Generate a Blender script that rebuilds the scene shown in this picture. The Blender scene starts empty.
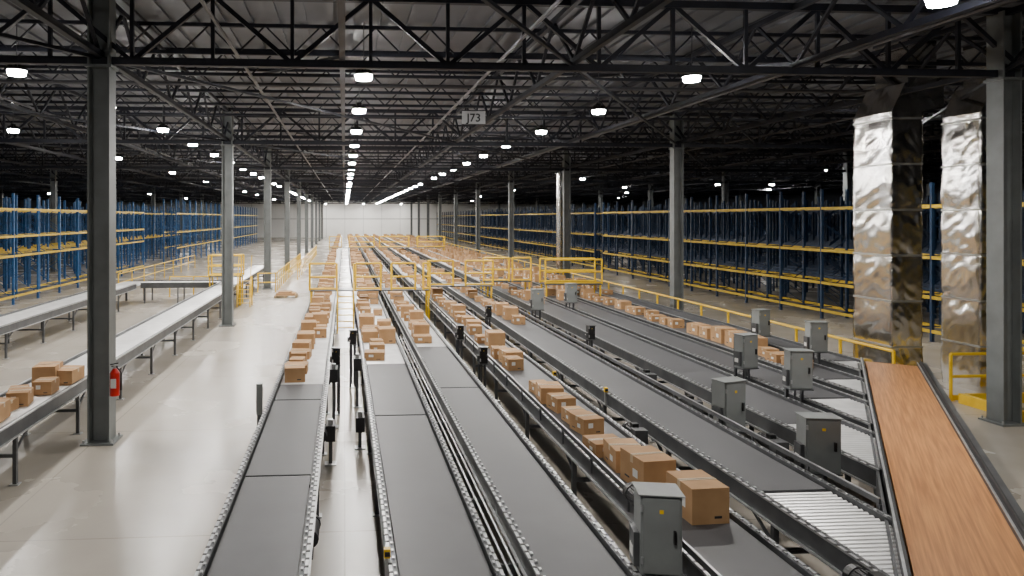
import bpy, math, random
from mathutils import Vector, Matrix, noise
random.seed(7)
scene = bpy.context.scene
COL = scene.collection

# ------------------------------------------------------------------ materials
MATS = {}
def mat(name, c1, c2=None, rough=0.5, metal=0.0, scale=4.0, emit=None, estr=0, stretch=(1,1,1), rvar=0.0):
    m = bpy.data.materials.new(name); m.use_nodes = True
    nt = m.node_tree; b = nt.nodes['Principled BSDF']
    b.inputs['Roughness'].default_value = rough
    b.inputs['Metallic'].default_value = metal
    tc = nt.nodes.new('ShaderNodeTexCoord')
    mp = nt.nodes.new('ShaderNodeMapping'); mp.inputs['Scale'].default_value = stretch
    nt.links.new(tc.outputs['Object'], mp.inputs['Vector'])
    if c2 is None: c2 = tuple(v*0.82 for v in c1)
    n = nt.nodes.new('ShaderNodeTexNoise'); n.inputs['Scale'].default_value = scale
    n.inputs['Detail'].default_value = 5
    nt.links.new(mp.outputs['Vector'], n.inputs['Vector'])
    r = nt.nodes.new('ShaderNodeValToRGB')
    r.color_ramp.elements[0].position = 0.35; r.color_ramp.elements[1].position = 0.65
    r.color_ramp.elements[0].color = (*c2, 1); r.color_ramp.elements[1].color = (*c1, 1)
    nt.links.new(n.outputs['Fac'], r.inputs['Fac'])
    nt.links.new(r.outputs['Color'], b.inputs['Base Color'])
    if rvar:
        mr = nt.nodes.new('ShaderNodeMapRange')
        mr.inputs['To Min'].default_value = rough - rvar; mr.inputs['To Max'].default_value = rough + rvar
        nt.links.new(n.outputs['Fac'], mr.inputs['Value'])
        nt.links.new(mr.outputs['Result'], b.inputs['Roughness'])
    if emit:
        b.inputs['Emission Color'].default_value = (*emit, 1)
        b.inputs['Emission Strength'].default_value = estr
    MATS[name] = m
    return m

mat('belt', (.092,.093,.099), (.07,.071,.076), rough=.48, scale=1.5, rvar=.1)
mat('roller', (.90,.90,.90), (.76,.76,.76), rough=.33, metal=.3, scale=3)
mat('bedpan', (.5,.5,.5), rough=.5, metal=.3)
mat('frame', (.12,.125,.13), (.08,.084,.09), rough=.45, metal=.5, scale=3)
mat('galv', (.55,.56,.57), (.36,.37,.38), rough=.38, metal=.6, scale=6)
mat('dark', (.025,.025,.028), rough=.5)
mat('black', (.012,.012,.013), rough=.35)
mat('yellow', (.85,.55,.01), (.76,.47,.01), rough=.45)
mat('rackyellow', (.62,.42,.015), (.50,.33,.012), rough=.5)
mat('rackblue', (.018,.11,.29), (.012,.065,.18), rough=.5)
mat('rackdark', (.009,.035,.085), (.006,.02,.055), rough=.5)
mat('colsteel', (.165,.18,.18), (.125,.135,.135), rough=.5, scale=2)
mat('truss', (.008,.010,.020), (.005,.006,.012), rough=.6)
mat('cabinet', (.24,.26,.255), (.20,.21,.21), rough=.45, scale=3)
mat('cardboard', (.50,.30,.145), (.42,.24,.11), rough=.8, scale=3)
mat('cardboard2', (.43,.25,.115), (.35,.195,.085), rough=.8, scale=3)
mat('tape', (.60,.45,.28), rough=.3)
mat('label', (.85,.85,.82), rough=.5)
mat('red', (.60,.015,.012), rough=.3)
mat('white', (.8,.8,.8), rough=.5)
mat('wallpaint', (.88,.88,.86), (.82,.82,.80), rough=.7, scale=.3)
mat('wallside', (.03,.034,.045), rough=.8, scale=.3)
mat('deck', (.135,.14,.16), (.105,.11,.125), rough=.6, scale=.5)
mat('lens', (1,1,1), rough=.3, emit=(1,.98,.95), estr=300)
mat('pipe', (.08,.08,.09), rough=.4, metal=.4)
mat('signface', (.55,.56,.57), rough=.5)
mat('woodpallet', (.45,.32,.19), rough=.8)
mat('orange_belt', (.61,.285,.105), (.37,.16,.06), rough=.42, scale=3.2, stretch=(10,.3,1))

def foil():
    m = bpy.data.materials.new('foil'); m.use_nodes=True; nt=m.node_tree; b=nt.nodes['Principled BSDF']
    b.inputs['Metallic'].default_value=1.; b.inputs['Roughness'].default_value=.2
    tc=nt.nodes.new('ShaderNodeTexCoord')
    n=nt.nodes.new('ShaderNodeTexNoise'); n.inputs['Scale'].default_value=1.2; n.inputs['Detail'].default_value=3
    nt.links.new(tc.outputs['Object'],n.inputs['Vector'])
    r=nt.nodes.new('ShaderNodeValToRGB')
    r.color_ramp.elements[0].position=.35; r.color_ramp.elements[1].position=.65
    r.color_ramp.elements[0].color=(.76,.72,.65,1); r.color_ramp.elements[1].color=(.92,.92,.91,1)
    nt.links.new(n.outputs['Fac'],r.inputs['Fac']); nt.links.new(r.outputs['Color'],b.inputs['Base Color'])
    mp=nt.nodes.new('ShaderNodeMapping'); mp.inputs['Scale'].default_value=(1,1,.6); mp.inputs['Rotation'].default_value=(.6,.4,0)
    nt.links.new(tc.outputs['Object'],mp.inputs['Vector'])
    n2=nt.nodes.new('ShaderNodeTexNoise'); n2.noise_type='RIDGED_MULTIFRACTAL'; n2.inputs['Scale'].default_value=2.6; n2.inputs['Detail'].default_value=3; n2.inputs['Distortion'].default_value=.8
    nt.links.new(mp.outputs['Vector'],n2.inputs['Vector'])
    bp=nt.nodes.new('ShaderNodeBump'); bp.inputs['Strength'].default_value=.5; bp.inputs['Distance'].default_value=.035
    nt.links.new(n2.outputs['Fac'],bp.inputs['Height']); nt.links.new(bp.outputs['Normal'],b.inputs['Normal'])
    MATS['foil']=m
foil()
mat('foiltape', (.55,.55,.54), (.42,.42,.41), rough=.35, metal=.8)
def floormat():
    m = bpy.data.materials.new('concrete'); m.use_nodes=True; nt=m.node_tree; b=nt.nodes['Principled BSDF']
    tc=nt.nodes.new('ShaderNodeTexCoord')
    n=nt.nodes.new('ShaderNodeTexNoise'); n.inputs['Scale'].default_value=.35; n.inputs['Detail'].default_value=8
    nt.links.new(tc.outputs['Object'],n.inputs['Vector'])
    r=nt.nodes.new('ShaderNodeValToRGB')
    r.color_ramp.elements[0].position=.3; r.color_ramp.elements[1].position=.7
    r.color_ramp.elements[0].color=(.37,.335,.285,1); r.color_ramp.elements[1].color=(.49,.45,.39,1)
    nt.links.new(n.outputs['Fac'],r.inputs['Fac'])
    br=nt.nodes.new('ShaderNodeTexBrick'); br.offset=0
    br.inputs['Scale'].default_value=1; br.inputs['Brick Width'].default_value=4.7; br.inputs['Row Height'].default_value=4.7
    br.inputs['Mortar Size'].default_value=.012
    br.inputs['Color1'].default_value=(1,1,1,1); br.inputs['Color2'].default_value=(.95,.95,.95,1); br.inputs['Mortar'].default_value=(.7,.7,.7,1)
    nt.links.new(tc.outputs['Object'],br.inputs['Vector'])
    mx=nt.nodes.new('ShaderNodeMix'); mx.data_type='RGBA'; mx.blend_type='MULTIPLY'; mx.inputs['Factor'].default_value=1
    nt.links.new(r.outputs['Color'],mx.inputs['A']); nt.links.new(br.outputs['Color'],mx.inputs['B'])
    nt.links.new(mx.outputs['Result'],b.inputs['Base Color'])
    mr=nt.nodes.new('ShaderNodeMapRange'); mr.inputs['To Min'].default_value=.16; mr.inputs['To Max'].default_value=.36
    nt.links.new(n.outputs['Fac'],mr.inputs['Value']); nt.links.new(mr.outputs['Result'],b.inputs['Roughness'])
    MATS['concrete']=m
floormat()

# ------------------------------------------------------------------ mesh builder
class MB:
    def __init__(s): s.v=[]; s.f=[]; s.m=[]; s.names=[]
    def mi(s,n):
        if n not in s.names: s.names.append(n)
        return s.names.index(n)
    def box(s,x0,x1,y0,y1,z0,z1,m):
        i=len(s.v); k=s.mi(m)
        s.v+=[(x0,y0,z0),(x1,y0,z0),(x1,y1,z0),(x0,y1,z0),(x0,y0,z1),(x1,y0,z1),(x1,y1,z1),(x0,y1,z1)]
        s.f+=[(i,i+3,i+2,i+1),(i+4,i+5,i+6,i+7),(i,i+1,i+5,i+4),(i+1,i+2,i+6,i+5),(i+2,i+3,i+7,i+6),(i+3,i,i+4,i+7)]
        s.m+=[k]*6
    def prism(s,poly,z0,z1,m):
        i=len(s.v); n=len(poly); k=s.mi(m)
        s.v+=[(p[0],p[1],z0) for p in poly]+[(p[0],p[1],z1) for p in poly]
        s.f.append(tuple(range(i+n-1,i-1,-1))); s.f.append(tuple(range(i+n,i+2*n)))
        for a in range(n):
            b=(a+1)%n; s.f.append((i+a,i+b,i+n+b,i+n+a))
        s.m+=[k]*(n+2)
    def beam(s,p,q,w,h,m):
        p=Vector(p);q=Vector(q);d=(q-p).normalized()
        up=Vector((0,0,1)) if abs(d.z)<.98 else Vector((0,1,0))
        a=d.cross(up).normalized()*(w/2); b=a.cross(d).normalized()*(h/2)
        i=len(s.v);k=s.mi(m)
        for c in (p,q):
            for t in (-a-b,a-b,a+b,-a+b): s.v.append(tuple(c+t))
        s.f+=[(i,i+1,i+2,i+3),(i+7,i+6,i+5,i+4),(i,i+4,i+5,i+1),(i+1,i+5,i+6,i+2),(i+2,i+6,i+7,i+3),(i+3,i+7,i+4,i)]
        s.m+=[k]*6
    def cyl(s,p,q,r,m,n=10,r2=None):
        p=Vector(p);q=Vector(q);d=(q-p).normalized()
        up=Vector((0,0,1)) if abs(d.z)<.9 else Vector((1,0,0))
        a=d.cross(up).normalized(); b=a.cross(d)
        if r2 is None: r2=r
        i=len(s.v);k=s.mi(m)
        for c,rr in((p,r),(q,r2)):
            for t in range(n):
                an=2*math.pi*t/n; s.v.append(tuple(c+a*math.cos(an)*rr+b*math.sin(an)*rr))
        s.f.append(tuple(range(i,i+n))); s.f.append(tuple(range(i+2*n-1,i+n-1,-1)))
        for t in range(n):
            u=(t+1)%n; s.f.append((i+t,i+n+t,i+n+u,i+u))
        s.m+=[k]*(n+2)
    def mesh(s,name):
        me=bpy.data.meshes.new(name); me.from_pydata(s.v,[],s.f)
        for n in s.names: me.materials.append(MATS[n])
        me.polygons.foreach_set('material_index',s.m); me.update(); return me
    def obj(s,name,loc=(0,0,0),rz=0):
        o=bpy.data.objects.new(name,s.mesh(name)); o.location=loc; o.rotation_euler=(0,0,rz); COL.objects.link(o); return o
def inst(name,me,loc,rz=0,scale=None,parent=None):
    o=bpy.data.objects.new(name,me); o.location=loc; o.rotation_euler=(0,0,rz)
    if scale: o.scale=scale
    COL.objects.link(o)
    if parent: o.parent=parent
    return o

CX0,CX1,CY0,CY1,CZ=-52.,58.,-6.,152.,8.62
# ------------------------------------------------------------------ shell
b=MB(); b.box(CX0,CX1,CY0,CY1,-.2,0,'concrete'); b.obj('floor')
b=MB(); b.box(CX0,CX1,CY0,CY1,CZ,CZ+.15,'deck')
x=CX0
while x<CX1:
    b.box(x,x+.16,CY0,CY1,CZ-.06,CZ,'deck'); x+=.6
b.obj('ceiling')
b=MB(); b.box(CX0,CX1,CY1,CY1+.2,0,CZ,'wallpaint')
for k in range(28):
    b.box(CX0+k*4,CX0+k*4+.08,CY1-.03,CY1,0,CZ,'bedpan')
b.box(CX0,CX1,CY1-.05,CY1,3.9,4.1,'bedpan')
b.obj('wall_back')
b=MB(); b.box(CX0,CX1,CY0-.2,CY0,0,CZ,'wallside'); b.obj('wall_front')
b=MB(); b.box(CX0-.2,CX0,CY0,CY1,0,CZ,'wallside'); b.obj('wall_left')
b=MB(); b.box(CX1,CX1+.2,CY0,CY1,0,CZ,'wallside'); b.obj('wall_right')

# ------------------------------------------------------------------ columns
BAY=14.2; Y0=13.5
def column_mesh():
    b=MB(); w=.40
    b.box(-w/2,-w/2+.035,-.19,.19,0,8.4,'colsteel'); b.box(w/2-.035,w/2,-.19,.19,0,8.4,'colsteel')
    b.box(-w/2+.035,w/2-.035,-.02,.02,0,8.4,'colsteel')
    b.box(-.3,.3,-.28,.28,0,.035,'colsteel')
    for sx in(-.25,.25):
        for sy in(-.23,.23): b.cyl((sx,sy,.03),(sx,sy,.09),.02,'galv',6)
    b.box(-.24,.24,-.22,.22,7.0,7.05,'colsteel')
    return b.mesh('steel_column')
cm=column_mesh()
for X in (-4.56,13.5,-22.6,31.5,-40,49.5):
    for k in range(0,10):
        inst('steel_column',cm,(X,Y0+BAY*k,0))

# ------------------------------------------------------------------ roof steel
def truss_x(name,L0,L1,zb,zt,pan,ch,wb,vert):
    b=MB()
    b.box(L0,L1,-ch/2,ch/2,zt-ch,zt,'truss'); b.box(L0,L1,-ch/2,ch/2,zb,zb+ch,'truss')
    x=L0; up=True
    while x+pan<=L1:
        a=(x,0,zb+ch/2 if up else zt-ch/2); c=(x+pan,0,zt-ch/2 if up else zb+ch/2)
        b.beam(a,c,wb,wb,'truss')
        if vert: b.beam((x,0,zb+.02),(x,0,zt-.02),wb*.8,wb*.8,'truss')
        x+=pan; up=not up
    return b.mesh(name)
jm=truss_x('roof_joist',CX0,CX1,7.85,8.55,.62,.08,.035,False)
nb=6; sp=BAY/nb
k=-8
while True:
    y=Y0+k*sp
    if y>CY1-1: break
    if k%nb!=0 and y>CY0+1: inst('roof_joist',jm,(0,y,0))
    k+=1
gm=truss_x('roof_girder',CX0,CX1,7.08,8.5,1.5,.14,.085,True)
for k in range(-1,10): inst('roof_girder',gm,(0,Y0+BAY*k,0))
tm=truss_x('longitudinal_truss',CY0+.5,CY1-.5,7.2,8.45,1.35,.11,.06,False)
for k in range(-14,10):
    X=13.5+4.515*k
    if CX0<X<CX1:
        inst('longitudinal_truss',tm,(X,0,0),math.pi/2)
b=MB()
for k in range(-1,9):
    for X in (-13.6,-4.56,4.47,13.5):
        ya=Y0+BAY*k; yb=ya+BAY
        b.beam((X,ya,7.2),(X+9.03,yb,7.2),.06,.06,'truss')
        b.beam((X+4.5,ya,7.3),(X+2.2,ya+BAY/2,8.4),.07,.07,'truss')
for X in (9.2,11.5,15.5):
    b.beam((X,5,7.3),(X+3.5,16,8.3),.09,.09,'truss')
b.obj('roof_bracing')
b=MB()
for X in (-9.5,-2.2,3.3,10.2,17.,24.):
    b.cyl((X,CY0+.5,7.55),(X,CY1-.5,7.55),.035,'pipe',8)
for y in (18,32,46,60,75,90): b.cyl((-45,y,7.6),(50,y,7.6),.05,'pipe',8)
b.obj('sprinkler_pipes')

# ------------------------------------------------------------------ lights
b=MB()
b.cyl((0,0,.0),(0,0,.09),.165,'lens',20,.185); b.cyl((0,0,.09),(0,0,.14),.20,'black',20,.16)
b.cyl((0,0,.14),(0,0,.28),.11,'black',12,.08); b.cyl((0,0,.28),(0,0,1.2),.01,'pipe',6)
for t in range(12):
    a=t*math.pi/6; b.beam((.1*math.cos(a),.1*math.sin(a),.18),(.17*math.cos(a),.17*math.sin(a),.15),.01,.08,'black')
lm=b.mesh('high_bay_light')
LD={}
def lamp(X,Y,Z=7.1,P=150):
    o=inst('high_bay_light',lm,(X,Y,Z))
    if P not in LD:
        ld=bpy.data.lights.new('led_disc','AREA'); ld.shape='DISK'; ld.size=.32; ld.energy=P; ld.color=(1,.945,.87); LD[P]=ld
    l=bpy.data.objects.new('led_disc',LD[P]); l.location=(0,0,-.02); COL.objects.link(l); l.parent=o
P=170
for k in range(29):
    y=14.7+4.65*k
    if y<CY1-3: lamp(.4,y,P=P)
    if y<CY1-3: lamp((7.35,7.05,6.75,6.6)[min(k,3)],y-.3,P=P)
    if k<24: lamp((-6.65,-6.35,-6.1)[min(k,2)],y,P=P)
for X,Y in ((.4,2.5),(8.1,9.0),(-6.7,3.4),(15.5,4.),(17.5,21.5)): lamp(X,Y,P=P)
for k in range(9): lamp(-11.2,24.5+11*k,P=P)
for X,Y in ((33,60),(38,60),(33,80),(26,85),(18.,52.),(18.5,95),(30,42),(44,70),(40,100),(22,120),(18,74),(27,66)): lamp(X,Y,P=80)
for X in (-24.,-36):
    for k in range(6): lamp(X,28+20*k,P=140)
for X in (-4,4,12): lamp(X,148.5,P=260)  # extra fixtures outside the lamp rows, added to brighten wall_back

# ------------------------------------------------------------------ conveyors
def cut_y(x): return 5.95+(x-5.0)*1.376
def conveyor(name,x0,x1,secs,z=.95,cut=False,dots=16.,legs=2.6,eyes=(),guard=None):
    b=MB(); ya=secs[0][0]; yb=secs[-1][1]
    c0=max(ya,cut_y(x0)) if cut else ya
    c1=max(ya,cut_y(x1)) if cut else ya
    for (s0,s1,t) in secs:
        if t=='belt':
            a0=max(s0,c0); a1=max(s0,c1)
            b.prism([(x0+.02,a0+.03),(x1-.02,a1+.03),(x1-.02,s1-.03),(x0+.02,s1-.03)],z-.03,z,'belt')
            b.prism([(x0+.02,a0+.05),(x1-.02,a1+.05),(x1-.02,s1-.05),(x0+.02,s1-.05)],z-.17,z-.14,'belt')
            b.cyl((x0+.02,s1,z-.045),(x1-.02,s1,z-.045),.035,'galv',10)
        elif t=='flat':
            b.box(x0+.01,x1-.01,s0,s1,z-.03,z,'roller')
        else:
            y=s0+.05
            while y<s1:
                xe=x1-.015
                if cut: xe=min(xe,5.0+(y-5.95)/1.376)
                if xe>x0+.1: b.cyl((x0+.015,y,z-.033),(xe,y,z-.033),.033,'roller',8)
                y+=.082
            if not cut: b.box(x0+.01,x1-.01,s0,s1,z-.1,z-.085,'bedpan')
            else:
                a0=max(s0,c0); a1=max(s0,c1)
                b.prism([(x0+.01,a0),(x1-.01,a1),(x1-.01,s1),(x0+.01,s1)],z-.1,z-.085,'bedpan')
    for xs,cc,sg in ((x0,c0,-1),(x1,c1,1)):
        xa,xb=(xs-.045,xs) if sg<0 else (xs,xs+.045)
        b.box(xa,xb,cc,yb,z-.22,z+.045,'frame')
        xo=xa-.03 if sg<0 else xb
        b.box(xo,xo+.03,cc,yb,z+.02,z+.045,'galv'); b.box(xo,xo+.03,cc,yb,z-.22,z-.20,'galv')
        y=cc+.1
        while y<min(dots,yb):
            b.box((xa+xb)/2-.012,(xa+xb)/2+.012,y,y+.045,z+.045,z+.06,'galv')
            b.box(xo-.004,xo+.034,y+.06,y+.09,z+.044,z+.049,'black'); y+=.15
        if guard and sg in guard:
            xg=xo+.015+sg*.03
            b.box(xg-.01,xg+.01,cc+.3,min(yb,34),z+.1,z+.16,'frame'); b.box(xg-.012,xg+.012,cc+.3,min(yb,34),z+.16,z+.17,'galv')
            y=cc+.3
            while y<min(yb,34):
                b.box(xg-.012,xg+.012,y-.02,y+.02,z-.1,z+.1,'frame'); y+=1.2
    y=max(c0,c1)+.6
    while y<yb and y<95:
        for xs in (x0-.02,x1+.02):
            b.box(xs-.03,xs+.03,y-.03,y+.03,0,z-.2,'frame'); b.box(xs-.07,xs+.07,y-.07,y+.07,0,.015,'galv')
        b.box(x0,x1,y-.025,y+.025,z-.55,z-.50,'frame'); b.box(x0,x1,y-.03,y+.03,z-.26,z-.2,'frame')
        b.beam((x0,y,z-.5),(x0,y+.5,z-.22),.03,.03,'frame'); b.beam((x1,y,z-.5),(x1,y+.5,z-.22),.03,.03,'frame')
        y+=legs
    for (ex,ey) in eyes:
        b.box(ex-.03,ex+.03,ey-.03,ey+.03,z+.045,z+.13,'yellow'); b.box(ex-.025,ex+.025,ey-.045,ey-.03,z+.07,z+.11,'black')
        b.box(ex-.02,ex+.02,ey-.02,ey+.02,z-.2,z+.05,'galv')
    for (s0,s1,t) in secs:
        if t=='belt' and s1-s0>2:
            ym=s1-1.0
            b.cyl((x1+.02,ym,z-.36),(x1+.02,ym+.38,z-.36),.1,'dark',14); b.box(x1-.2,x1+.06,ym-.18,ym+.02,z-.5,z-.24,'frame')
            b.cyl((x1+.02,ym+.38,z-.36),(x1+.02,ym+.44,z-.36),.11,'black',14)
    return b.obj(name)
END=132.
conveyor('belt_conveyor',-1.27,-.41,[(1.5,8.9,'belt'),(8.9,12.6,'belt'),(12.6,13.8,'belt'),(13.8,50,'roll'),(50,END,'flat')])
conveyor('belt_conveyor',.48,1.36,[(1.5,11.5,'belt'),(11.5,15.6,'belt'),(15.6,50,'roll'),(50,END,'flat')],eyes=[(.40,6.6)])
conveyor('belt_conveyor',1.80,2.58,[(1.5,13.3,'belt'),(13.3,17.6,'belt'),(17.6,50,'roll'),(50,END,'flat')])
conveyor('belt_conveyor',3.32,4.18,[(1.5,7.6,'belt'),(7.6,16,'belt'),(16,30,'belt'),(30,END,'flat')],eyes=[(4.26,14.)],guard=(-1,))
conveyor('belt_conveyor',4.88,5.78,[(5.6,8.0,'roll'),(8.0,22,'belt'),(22,36,'belt'),(36,END,'flat')],cut=True,eyes=[(4.8,12.6)],guard=(1,))
conveyor('belt_conveyor',6.85,7.85,[(8.,10.6,'roll'),(10.6,26,'belt'),(26,36,'belt'),(36,END,'flat')],cut=True)
conveyor('belt_conveyor',8.22,9.08,[(10.,12.1,'roll'),(12.1,28,'belt'),(28,40,'belt'),(40,END,'flat')],cut=True)
conveyor('belt_conveyor',9.5,10.3,[(12,13.5,'roll'),(13.5,36,'belt'),(36,END,'flat')],cut=True)
conveyor('belt_conveyor',10.9,11.6,[(13.8,15.2,'roll'),(15.2,40,'belt'),(40,END,'flat')],cut=True)
conveyor('roller_conveyor',-6.15,-5.2,[(3,48,'roll')],dots=0,z=.98)
conveyor('roller_conveyor',-11.2,-10.1,[(8,34.6,'roll')],dots=0,z=.98)
b=MB()
x=-10.0
while x<-6.3:
    b.cyl((x,35.2,.95),(x,36.4,.95),.03,'roller',8); x+=.08
b.box(-10,-6.3,35.1,35.16,.75,1.02,'frame'); b.box(-10,-6.3,36.44,36.5,.75,1.02,'frame')
for x in(-9.8,-8.2,-6.6):
    for y in(35.13,36.47): b.box(x-.03,x+.03,y-.03,y+.03,0,.75,'frame')
b.box(-11.2,-10.0,34.6,36.5,.9,.96,'roller'); b.box(-11.1,-11.0,36.3,36.4,0,.9,'frame'); b.box(-10.2,-10.1,36.3,36.4,0,.9,'frame')
b.obj('transfer_conveyor')
for xs,z,y1,m in (((1.50,1.58,1.66),.80,20,'galv'),((4.4,4.5,4.62),.6,26,'frame'),((6.05,6.15),.5,26,'frame')):
    b=MB(); y=2. if xs[0]<5 else 8.
    for x in xs: b.cyl((x,y,z),(x,y1,z),.016,m,8)
    while y<y1:
        b.box(xs[0]-.05,xs[-1]+.05,y,y+.04,z-.06,z-.015,'frame'); xm=sum(xs)/len(xs); b.box(xm-.02,xm+.02,y,y+.04,0,z-.06,'frame'); y+=1.6
    b.obj('cable_guide_rail')

# ---- orange takeaway belt
ang=-math.atan2(11.8-4.99,15.3-5.93)
b=MB(); L0,L1=-5.,11.0; W=.98
b.box(.05,W,L0,L1,-.03,0,'orange_belt'); b.box(.05,W,L0,L1,-.2,-.17,'orange_belt')
b.cyl((.05,L1,-.1),(W,L1,-.1),.1,'orange_belt',16)
for xs in (-.03,W):
    b.box(xs,xs+.05,L0,L1+.1,-.26,.06,'dark'); b.box(xs-.004,xs+.02,L0,L1+.1,.06,.07,'galv')
b.box(W+.05,W+.07,L0,L1+.05,-.3,.12,'dark')
b.box(W+.07,W+.16,L0,L1+.05,.06,.08,'frame')
b.box(-.09,-.06,L0,L1,-.5,-.05,'frame')
y=L0+.4
while y<L1:
    for xs in(.0,W+.02):
        b.box(xs-.03,xs+.04,y-.03,y+.03,-1.02,-.2,'frame'); b.box(xs-.07,xs+.08,y-.07,y+.07,-1.02,-1.0,'galv')
    b.box(0,W,y-.03,y+.03,-.6,-.54,'frame'); y+=1.9
b.obj('takeaway_belt_conveyor',(4.99+.02,5.93,1.02),ang)

# ------------------------------------------------------------------ boxes
def boxmesh(w,d,h,c='cardboard',lab=1):
    b=MB()
    b.box(-w/2,w/2,-d/2,d/2,0,h,c)
    b.box(-w/2-.002,w/2+.002,-.03,.03,h*.75,h+.003,'tape')
    b.box(-w/2,w/2,-.003,.003,h,h+.0045,'dark')
    if lab:
        b.box(-w*.28,-w*.05,-d/2-.003,-d/2,h*.45,h*.75,'label')
    b.box(-w/2-.003,-w/2,-d*.25,-d*.05,h*.35,h*.6,'label')
    b.box(w*.1,w*.3,-d/2-.002,-d/2,h*.15,h*.22,'dark')
    b.box(-w/2-.002,-w/2,d*.1,d*.3,h*.2,h*.26,'dark')
    return b.mesh('cardboard_box')
BM=[boxmesh(.40,.52,.28,lab=0),boxmesh(.34,.42,.24,'cardboard2'),boxmesh(.42,.54,.38,lab=0),boxmesh(.30,.36,.20,lab=0),boxmesh(.46,.42,.18,'cardboard2')]
BL=[.56,.46,.6,.40,.46]
def near(k,X,Y,rz=0,z=.952): inst('cardboard_box',BM[k],(X,Y,z),rz)
def run(X,ya,yb,gap,jit=.08,zz=.952,rz=.12):
    y=ya
    while y<yb:
        k=random.randrange(5); y+=BL[k]/2
        near(k,X+random.uniform(-jit,jit),y,random.uniform(-rz,rz),zz)
        y+=BL[k]/2+.05+random.random()*gap
for k,X,Y,r in ((2,3.86,7.45,.05),(2,3.68,8.3,.12),(0,3.66,8.95,-.06),(4,3.6,9.5,.1),(1,3.68,10.45,.2),(3,3.66,10.95,.1),(1,3.66,11.65,.15),(0,3.64,12.25,-.1),(3,3.62,12.8,.1),(1,3.62,14.9,.1),(0,3.72,15.5,.1),(1,3.6,16.1,0)): near(k,X,Y,r)
run(3.72,17.2,45,.9)
run(-1.0,13.9,45,.12,.03); run(-.72,19,45,1.6,.05)
run(.72,15.9,45,.5,.08); run(1.12,18.0,45,2.8,.05)
run(2.1,18,45,.35,.1)
run(5.3,21,45,1.0); run(7.3,26,45,1.6); run(9.9,14.5,19,.05,.04); run(9.9,20,45,.7); run(8.6,27,45,1.4); run(11.2,29,45,1.5)
for k,Y,X,r in ((0,9.9,-5.7,.05),(1,10.45,-5.6,0),(4,10.95,-5.75,.1),(0,11.5,-5.6,.1),(4,12.05,-5.75,-.1),(1,12.5,-5.6,.2),(3,12.9,-5.8,.3),(1,13.3,-5.5,.05),(2,14.0,-5.75,.12),(0,14.1,-5.4,-.1)): near(k,X,Y,r,.983)
def far_run(X,ya,yb,gap):
    b=MB(); y=ya
    while y<yb:
        w,d,h=random.choice(((.4,.52,.3),(.34,.42,.24),(.46,.6,.36)))
        xx=X+random.uniform(-.1,.1)
        b.box(xx-w/2,xx+w/2,y,y+d,.952,.952+h,random.choice(('cardboard','cardboard2'))); y+=d+.08+random.random()*gap
    b.obj('cardboard_box_row')
for X,g in ((-1.0,.2),(.75,.5),(1.1,1.5),(2.15,.4),(3.75,.7),(5.3,1.),(7.35,1.),(8.65,1.2),(9.9,.6),(11.25,1.3)): far_run(X,45.5,128,g)
b=MB()
for k in range(5): b.box(-.6,.6,-.5+k*.23,-.4+k*.23,.1,.13,'woodpallet')
for k in range(3): b.box(-.6+k*.55,-.5+k*.55,-.5,.52,0,.1,'woodpallet')
b.box(-.5,.5,-.42,.42,.13,.24,'cardboard'); b.box(-.4,.3,-.3,.42,.24,.3,'cardboard2')
b.obj('pallet_of_flat_boxes',(-3.1,37.5,0))

# ------------------------------------------------------------------ electrical cabinets / stands
def cab_mesh(w,d,h,zb,col='cabinet'):
    b=MB()
    b.box(-w/2,w/2,-d/2,d/2,zb,zb+h,col)
    b.box(-w/2+.02,w/2-.02,-d/2-.015,-d/2,zb+.02,zb+h-.02,col)
    b.box(-w/2-.02,w/2+.02,-d/2-.03,d/2+.01,zb+h,zb+h+.012,col)
    b.box(-w/2-.01,w/2+.01,-d/2-.02,d/2,zb-.02,zb,'frame')
    b.box(w*.28,w*.34,-d/2-.045,-d/2-.015,zb+h*.42,zb+h*.58,'black')
    b.box(-w*.05,w*.05,-d/2-.018,-d/2-.014,zb+h*.78,zb+h*.83,'yellow')
    b.box(-w/2-.05,-w/2,-d*.35,d*.35,zb+.05,zb+h*.5,'frame'); b.box(-w/2-.055,-w/2-.05,-d*.2,d*.2,zb+.12,zb+h*.3,'label')
    for hz in (.15,.8): b.cyl((-w/2+.01,-d/2-.02,zb+h*hz),(-w/2+.01,-d/2-.02,zb+h*hz+.06),.012,'galv',8)
    for sx in(-w*.35,w*.35): b.box(sx-.025,sx+.025,d/2,d/2+.05,0,zb+h*.9,'frame')
    b.box(-w*.5,w*.5,d/2-.05,d/2+.1,0,.015,'galv')
    b.cyl((w*.2,0,.1),(w*.2,0,zb),.018,'pipe',8); b.cyl((-w*.15,0,.1),(-w*.15,0,zb),.018,'pipe',8)
    return b.mesh('control_cabinet')
c1=cab_mesh(.36,.28,.72,.98); c2=cab_mesh(.44,.26,.82,.76); c3=cab_mesh(.38,.22,.66,1.2); c4=cab_mesh(.17,.16,.34,1.1,'black'); c5=cab_mesh(.44,.26,.72,.84)
for m,X,d,r in ((c1,2.87,6.45,-.2),(c2,6.2,11.35,.3),(c5,6.3,9.35,-.15),(c3,8.05,14.1,.25),(c3,8.0,12.4,-.12),(c3,10.6,17.9,.3),(c3,10.6,15.8,-.1),(c3,8.05,25,0),
              (c4,2.95,18.,0),(c4,4.5,22.,0),(c4,.2,17.3,0),(c4,-.18,14.9,0),(c3,6.3,23.,0),(c4,6.3,18,0),(c4,2.95,15.,0)):
    inst('control_cabinet',m,(X,d-.066*X,0),r)
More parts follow.
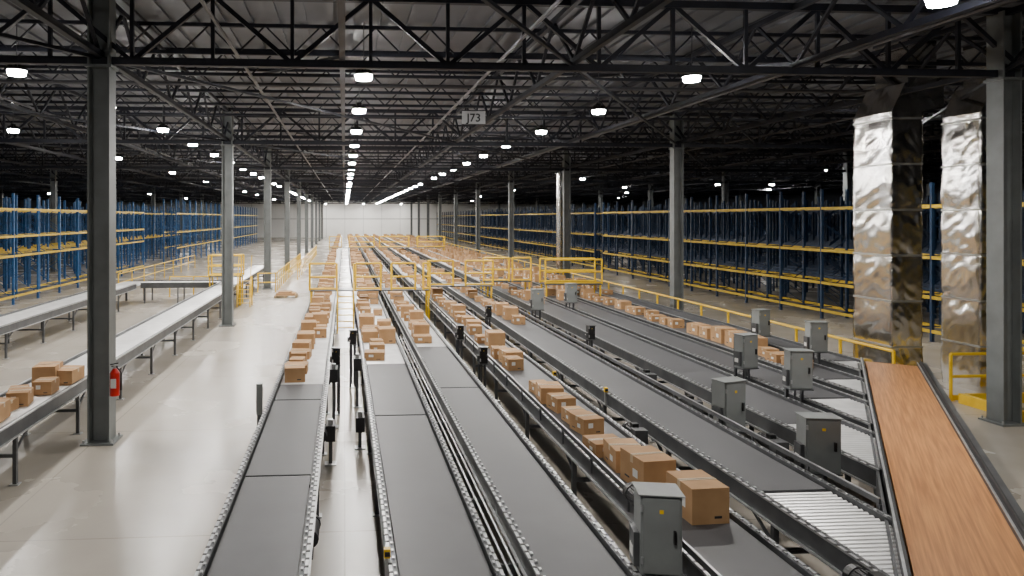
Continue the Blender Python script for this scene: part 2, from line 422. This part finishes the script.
def motor(X,Y,z=.8,s=1.):
    b=MB()
    b.cyl((0,0,0),(0,.36*s,0),.1*s,'dark',18); b.cyl((0,.36*s,0),(0,.44*s,0),.11*s,'black',18); b.box(-.12*s,.12*s,-.2*s,0,-.13*s,.12*s,'frame')
    for t in range(12):
        a=t*math.pi/6; b.beam((.1*s*math.cos(a),.03,.1*s*math.sin(a)),(.1*s*math.cos(a),.33*s,.1*s*math.sin(a)),.02,.02,'dark')
    b.box(-.05,.05,.05,.15,.1*s,.17*s,'black'); b.box(-.03,.03,-.15,-.05,-z,-.1*s,'frame'); b.box(-.1,.1,-.2,0,-z,-z+.015,'galv')
    b.obj('gear_motor',(X,Y,z))
for X,Y in ((6.45,10.1),(6.35,12.4),(4.62,10.8),(9.3,14.),(6.5,14.6)): motor(X,Y,.78,.85)
motor(3.04,6.85,1.3,.9); motor(4.55,5.6,1.0,.9)
def drive(X,Y,z):
    b=MB(); b.box(-.08,.08,-.2,.2,z-.26,z,'dark'); b.cyl((0,-.1,z-.13),(0,.42,z-.13),.07,'black',14)
    b.box(-.03,.03,-.03,.03,0,z-.26,'frame'); b.box(-.1,.1,-.1,.1,0,.015,'galv'); b.box(-.04,.04,-.16,-.08,z,z+.1,'galv')
    b.obj('drive_unit',(X,Y,0))
for X,Y,z in ((-.24,12.,.7),(-.22,14.1,1.2),(.28,15.6,1.1),(.28,12.8,.6),(2.85,13.,.7),(2.85,10.5,.6)): drive(X,Y,z)
b=MB(); b.box(-.04,.04,-.04,.04,0,1.15,'frame'); b.box(-.1,.1,-.1,.1,0,.02,'galv'); b.box(-.055,.055,-.055,.055,.62,1.18,'cabinet')
b.obj('sensor_post',(-1.55,12.9,0))

# ------------------------------------------------------------------ yellow railings / crossovers
def rail(b,p,q,z,h=1.07,step=1.3,r=.03,toe=True):
    p=Vector(p);q=Vector(q);L=(q-p).length;n=max(1,round(L/step))
    for i in range(n+1):
        c=p+(q-p)*i/n; b.cyl((c.x,c.y,z),(c.x,c.y,z+h),r,'yellow',8); b.box(c.x-.06,c.x+.06,c.y-.06,c.y+.06,z,z+.012,'yellow')
    for zz in (h,h*.52): b.cyl((p.x,p.y,z+zz),(q.x,q.y,z+zz),r,'yellow',8)
    if toe: b.beam((p.x,p.y,z+.07),(q.x,q.y,z+.07),.015,.12,'yellow')
def gates(name,segs,y,zd,wd=.8,ladder=(),h=1.0):
    b=MB(); x0=segs[0][0]; x1=segs[-1][1]
    b.box(x0,x1,y,y+wd,zd-.04,zd,'frame')
    for (a,c) in segs:
        for yy in (y,y+wd) if (c-a)>1.2 else (y,):
            for xx in (a,c): b.cyl((xx,yy,zd),(xx,yy,zd+h),.038,'yellow',8)
            for zz in (h,h*.5,.06): b.cyl((a,yy,zd+zz),(c,yy,zd+zz),.036,'yellow',8)
    for xx in (x0+.05,x1-.05):
        for yy in (y+.05,y+wd-.05): b.box(xx-.03,xx+.03,yy-.03,yy+.03,0,zd-.04,'yellow')
    for g in ladder:
        for s in(-.3,.3):
            b.beam((g+s,y-.7,0),(g+s,y,zd),.035,.09,'yellow')
            b.cyl((g+s,y-.7,.9),(g+s,y,zd+1.),.02,'yellow',8); b.cyl((g+s,y-.7,0),(g+s,y-.7,.9),.02,'yellow',8)
            b.box(g+s-.03,g+s+.03,y+.02,y+.08,0,zd-.04,'yellow')
        for k in range(1,7): b.box(g-.3,g+.3,y-.7+.7*k/7-.08,y-.7+.7*k/7+.08,zd*k/7-.02,zd*k/7,'yellow')
    return b.obj(name)
gates('crossover_railing',[(-1.3,-.3),(.4,1.35),(1.75,2.65),(2.95,3.2)],26.2,1.5,ladder=(.03,))
gates('crossover_railing',[(3.3,4.3),(4.8,5.9)],27.6,1.5)
gates('crossover_railing',[(5.9,7.0),(7.15,7.95)],29.5,1.5)
gates('crossover_railing',[(8.15,10.5)],28.,1.5)
gates('crossover_railing',[(-6.5,-4.95)],34.,1.4,ladder=(-4.75,))
gates('crossover_railing',[(-1.4,-.3),(.4,2.7),(3.2,5.9),(6.7,9.2)],64.,1.5)
b=MB()
rail(b,(12.85,15.6,0),(12.85,60,0),0,step=1.8,r=.038)
rail(b,(12.85,60,0),(12.85,120,0),0,step=3,r=.038)
b.obj('guard_railing')
b=MB(); rail(b,(13.9,15.2,0),(17.5,15.2,0),0,step=1.2,r=.035); rail(b,(14.4,9.5,0),(14.4,12.8,0),0,step=1.1,r=.035); b.obj('guard_railing')
b=MB(); rail(b,(-3.9,40,0),(-3.9,62,0),0,toe=False); rail(b,(-3.9,40,0),(-4.9,40,0),0,toe=False); rail(b,(-3.2,48,0),(-3.2,80,0),0,step=2,toe=False); b.obj('guard_railing')
b=MB(); rail(b,(-9.3,38,0),(-6.8,38,0),0,toe=False); rail(b,(-12.6,40,0),(-12.6,60,0),0,step=2.5,toe=False); b.obj('guard_railing')
b=MB(); b.box(13.9,14.02,12.6,15.0,0,.22,'yellow'); b.box(14.05,17.,14.9,15.0,0,.22,'yellow'); b.obj('floor_guard_kerb')

# ------------------------------------------------------------------ racks
def rack_mesh(L,levels,bm,H=5.4,extra=True,up='rackblue'):
    b=MB(); n=int(L/2.75)
    for i in range(n+1):
        y=i*2.75
        for x in (0,1.1):
            b.box(x-.05,x+.05,y-.045,y+.045,0,H,up); b.box(x-.08,x+.08,y-.07,y+.07,0,.01,up)
        z=.3; s=0
        while z+.75<H:
            b.beam((0 if s else 1.1,y,z),(1.1 if s else 0,y,z+.75),.03,.03,up); z+=.75; s^=1
        if i<n:
            for lv in levels:
                for x in (-.03,1.13): b.box(x-.025,x+.025,y+.04,y+2.71,lv-.055,lv+.055,bm)
                if extra:
                    for k in (1,2): b.box(0,1.1,y+k*.92-.02,y+k*.92+.02,lv+.0,lv+.04,up)
    return b.mesh('pallet_rack')
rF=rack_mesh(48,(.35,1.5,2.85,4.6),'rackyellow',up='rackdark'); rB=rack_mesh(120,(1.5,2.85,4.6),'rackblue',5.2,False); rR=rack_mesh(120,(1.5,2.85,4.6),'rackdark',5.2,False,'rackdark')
rL=rack_mesh(46,(.4,2.35,3.3,4.62),'rackyellow')
rS=rack_mesh(60,(1.5,2.9,4.6),'rackyellow',5.9)
rl2=rack_mesh(70,(2.3,4.62),'rackyellow',5.4,False)
inst('pallet_rack',rL,(-17.1,13,0)); inst('pallet_rack',rS,(-16.2,64,0))
for X in (-20.,-21.4,): inst('pallet_rack',rl2,(X,13,0))
for X in (-24.8,-26.2,-30,-31.4,-36,-42): inst('pallet_rack',rB,(X,13,0))
for k in range(3): inst('pallet_rack',rF,(19.9,6+48.6*k,0))
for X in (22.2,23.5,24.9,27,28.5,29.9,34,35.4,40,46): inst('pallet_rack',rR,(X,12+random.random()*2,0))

# ------------------------------------------------------------------ foil wrapped ducts
def duct(X0,X1,Ya,Yb,Zt,turn):
    b=MB(); k=b.mi('foil'); z0=Zt-.6
    N=18; rows=int(z0/.055); seg=1.1; seed=X0*3
    cx=(X0+X1)/2; cy=(Ya+Yb)/2
    for r in range(rows+1):
        zz=z0*r/rows; f=(zz%seg)/seg
        bul=.022*math.sin(math.pi*f)
        for (ax,ay,bx,by) in ((X0,Ya,X1,Ya),(X1,Ya,X1,Yb),(X1,Yb,X0,Yb),(X0,Yb,X0,Ya)):
            for t in range(N):
                g=t/N; px=ax+(bx-ax)*g; py=ay+(by-ay)*g
                d=Vector((px-cx,py-cy)).normalized()
                q=Vector((px*2.4+seed,py*2.4,zz*2.0+px+py)); rid=1-abs(noise.noise(q*1.7))*2
                e=bul+.018*noise.noise(q)+.016*rid+.006*noise.noise(q*4.)-.016
                b.v.append((px+d.x*e,py+d.y*e,zz))
    M=4*N
    for r in range(rows):
        for t in range(M):
            u=(t+1)%M; b.f.append((r*M+t,r*M+u,(r+1)*M+u,(r+1)*M+t)); b.m.append(k)
    nf=len(b.f)
    z=seg
    while z<z0:
        b.box(X0-.012,X1+.012,Ya-.012,Yb+.012,z-.025,z+.02,'foiltape'); z+=seg
    i=len(b.v)
    b.v+=[(X0,Ya,z0),(X1,Ya,z0),(X1,Yb,z0),(X0,Yb,z0),(X0+.35,Ya,Zt+.1),(X1+turn,Ya,Zt+.1),(X1+turn,Yb,Zt+.1),(X0+.35,Yb,Zt+.1),(X1+turn,Ya,z0+.15),(X1+turn,Yb,z0+.15)]
    for f in ((0,1,8,5,4),(3,7,6,9,2),(0,4,7,3),(4,5,6,7),(1,2,9,8),(5,8,9,6)):
        b.f.append(tuple(i+q for q in f)); b.m.append(k)
    b.box(X0+.5,X1+turn-.1,Ya+.1,Yb-.1,Zt+.1,8.54,'foil')
    o=b.obj('foil_wrapped_duct')
    for p in o.data.polygons[:nf]: p.use_smooth=True
duct(13.08,13.86,15.95,17.2,7.35,.55)
duct(15.25,16.1,15.85,16.95,7.35,.6)
b=MB(); b.cyl((12.98,41.6,0),(12.98,41.6,6.9),.19,'foil',16)
for k in range(9): b.cyl((12.98,41.6,.7*k+.3),(12.98,41.6,.7*k+.36),.2,'foil',16)
b.obj('insulated_riser_pipe')

# ------------------------------------------------------------------ extinguisher
b=MB()
b.cyl((0,0,0),(0,0,.42),.085,'red',20); b.cyl((0,0,.42),(0,0,.50),.085,'red',20,.03); b.cyl((0,0,.5),(0,0,.56),.025,'galv',10)
b.beam((-.08,0,.57),(.07,0,.6),.025,.02,'black'); b.beam((-.06,0,.54),(.07,0,.54),.02,.015,'black')
b.cyl((.03,0,.53),(.12,0,.42),.012,'black',8); b.cyl((.12,0,.42),(.11,0,.1),.012,'black',8,.02)
b.box(-.05,.05,-.088,-.084,.15,.32,'white'); b.box(-.04,.04,.08,.12,.1,.5,'galv'); b.box(-.12,.0,.06,.1,.2,.3,'galv')
b.obj('fire_extinguisher',(-4.24,13.25,.92))

# ------------------------------------------------------------------ hanging sign
b=MB(); b.box(-.31,.31,-.01,.01,0,.34,'signface'); b.box(-.33,.33,-.012,.012,-.015,0,'black'); b.box(-.33,.33,-.012,.012,.34,.355,'black')
b.cyl((-.28,0,.35),(-.28,0,1.4),.006,'pipe',6); b.cyl((.28,0,.35),(.28,0,1.4),.006,'pipe',6)
sg=b.obj('hanging_aisle_sign',(3.40,18.3,6.68))
cu=bpy.data.curves.new('sign_text','FONT'); cu.body='J73'; cu.size=.30; cu.align_x='CENTER'; cu.extrude=.003; cu.offset=.004
cu.materials.append(MATS['black']); t=bpy.data.objects.new('sign_text',cu); COL.objects.link(t); t.parent=sg
t.location=(0,-.016,.065); t.rotation_euler=(math.pi/2,0,0)

# ------------------------------------------------------------------ world + camera
w=bpy.data.worlds.new('World'); scene.world=w; w.use_nodes=True
w.node_tree.nodes['Background'].inputs[0].default_value=(.5,.55,.6,1); w.node_tree.nodes['Background'].inputs[1].default_value=.02
cd=bpy.data.cameras.new('camera'); cd.sensor_width=36; cd.lens=24.61; cd.shift_x=.118; cd.shift_y=-.0684; cd.clip_end=400; cd.clip_start=.05
co=bpy.data.objects.new('camera',cd); COL.objects.link(co); co.location=(0,0,4.2); co.rotation_euler=(math.pi/2,0,-math.radians(3.8))
scene.camera=co
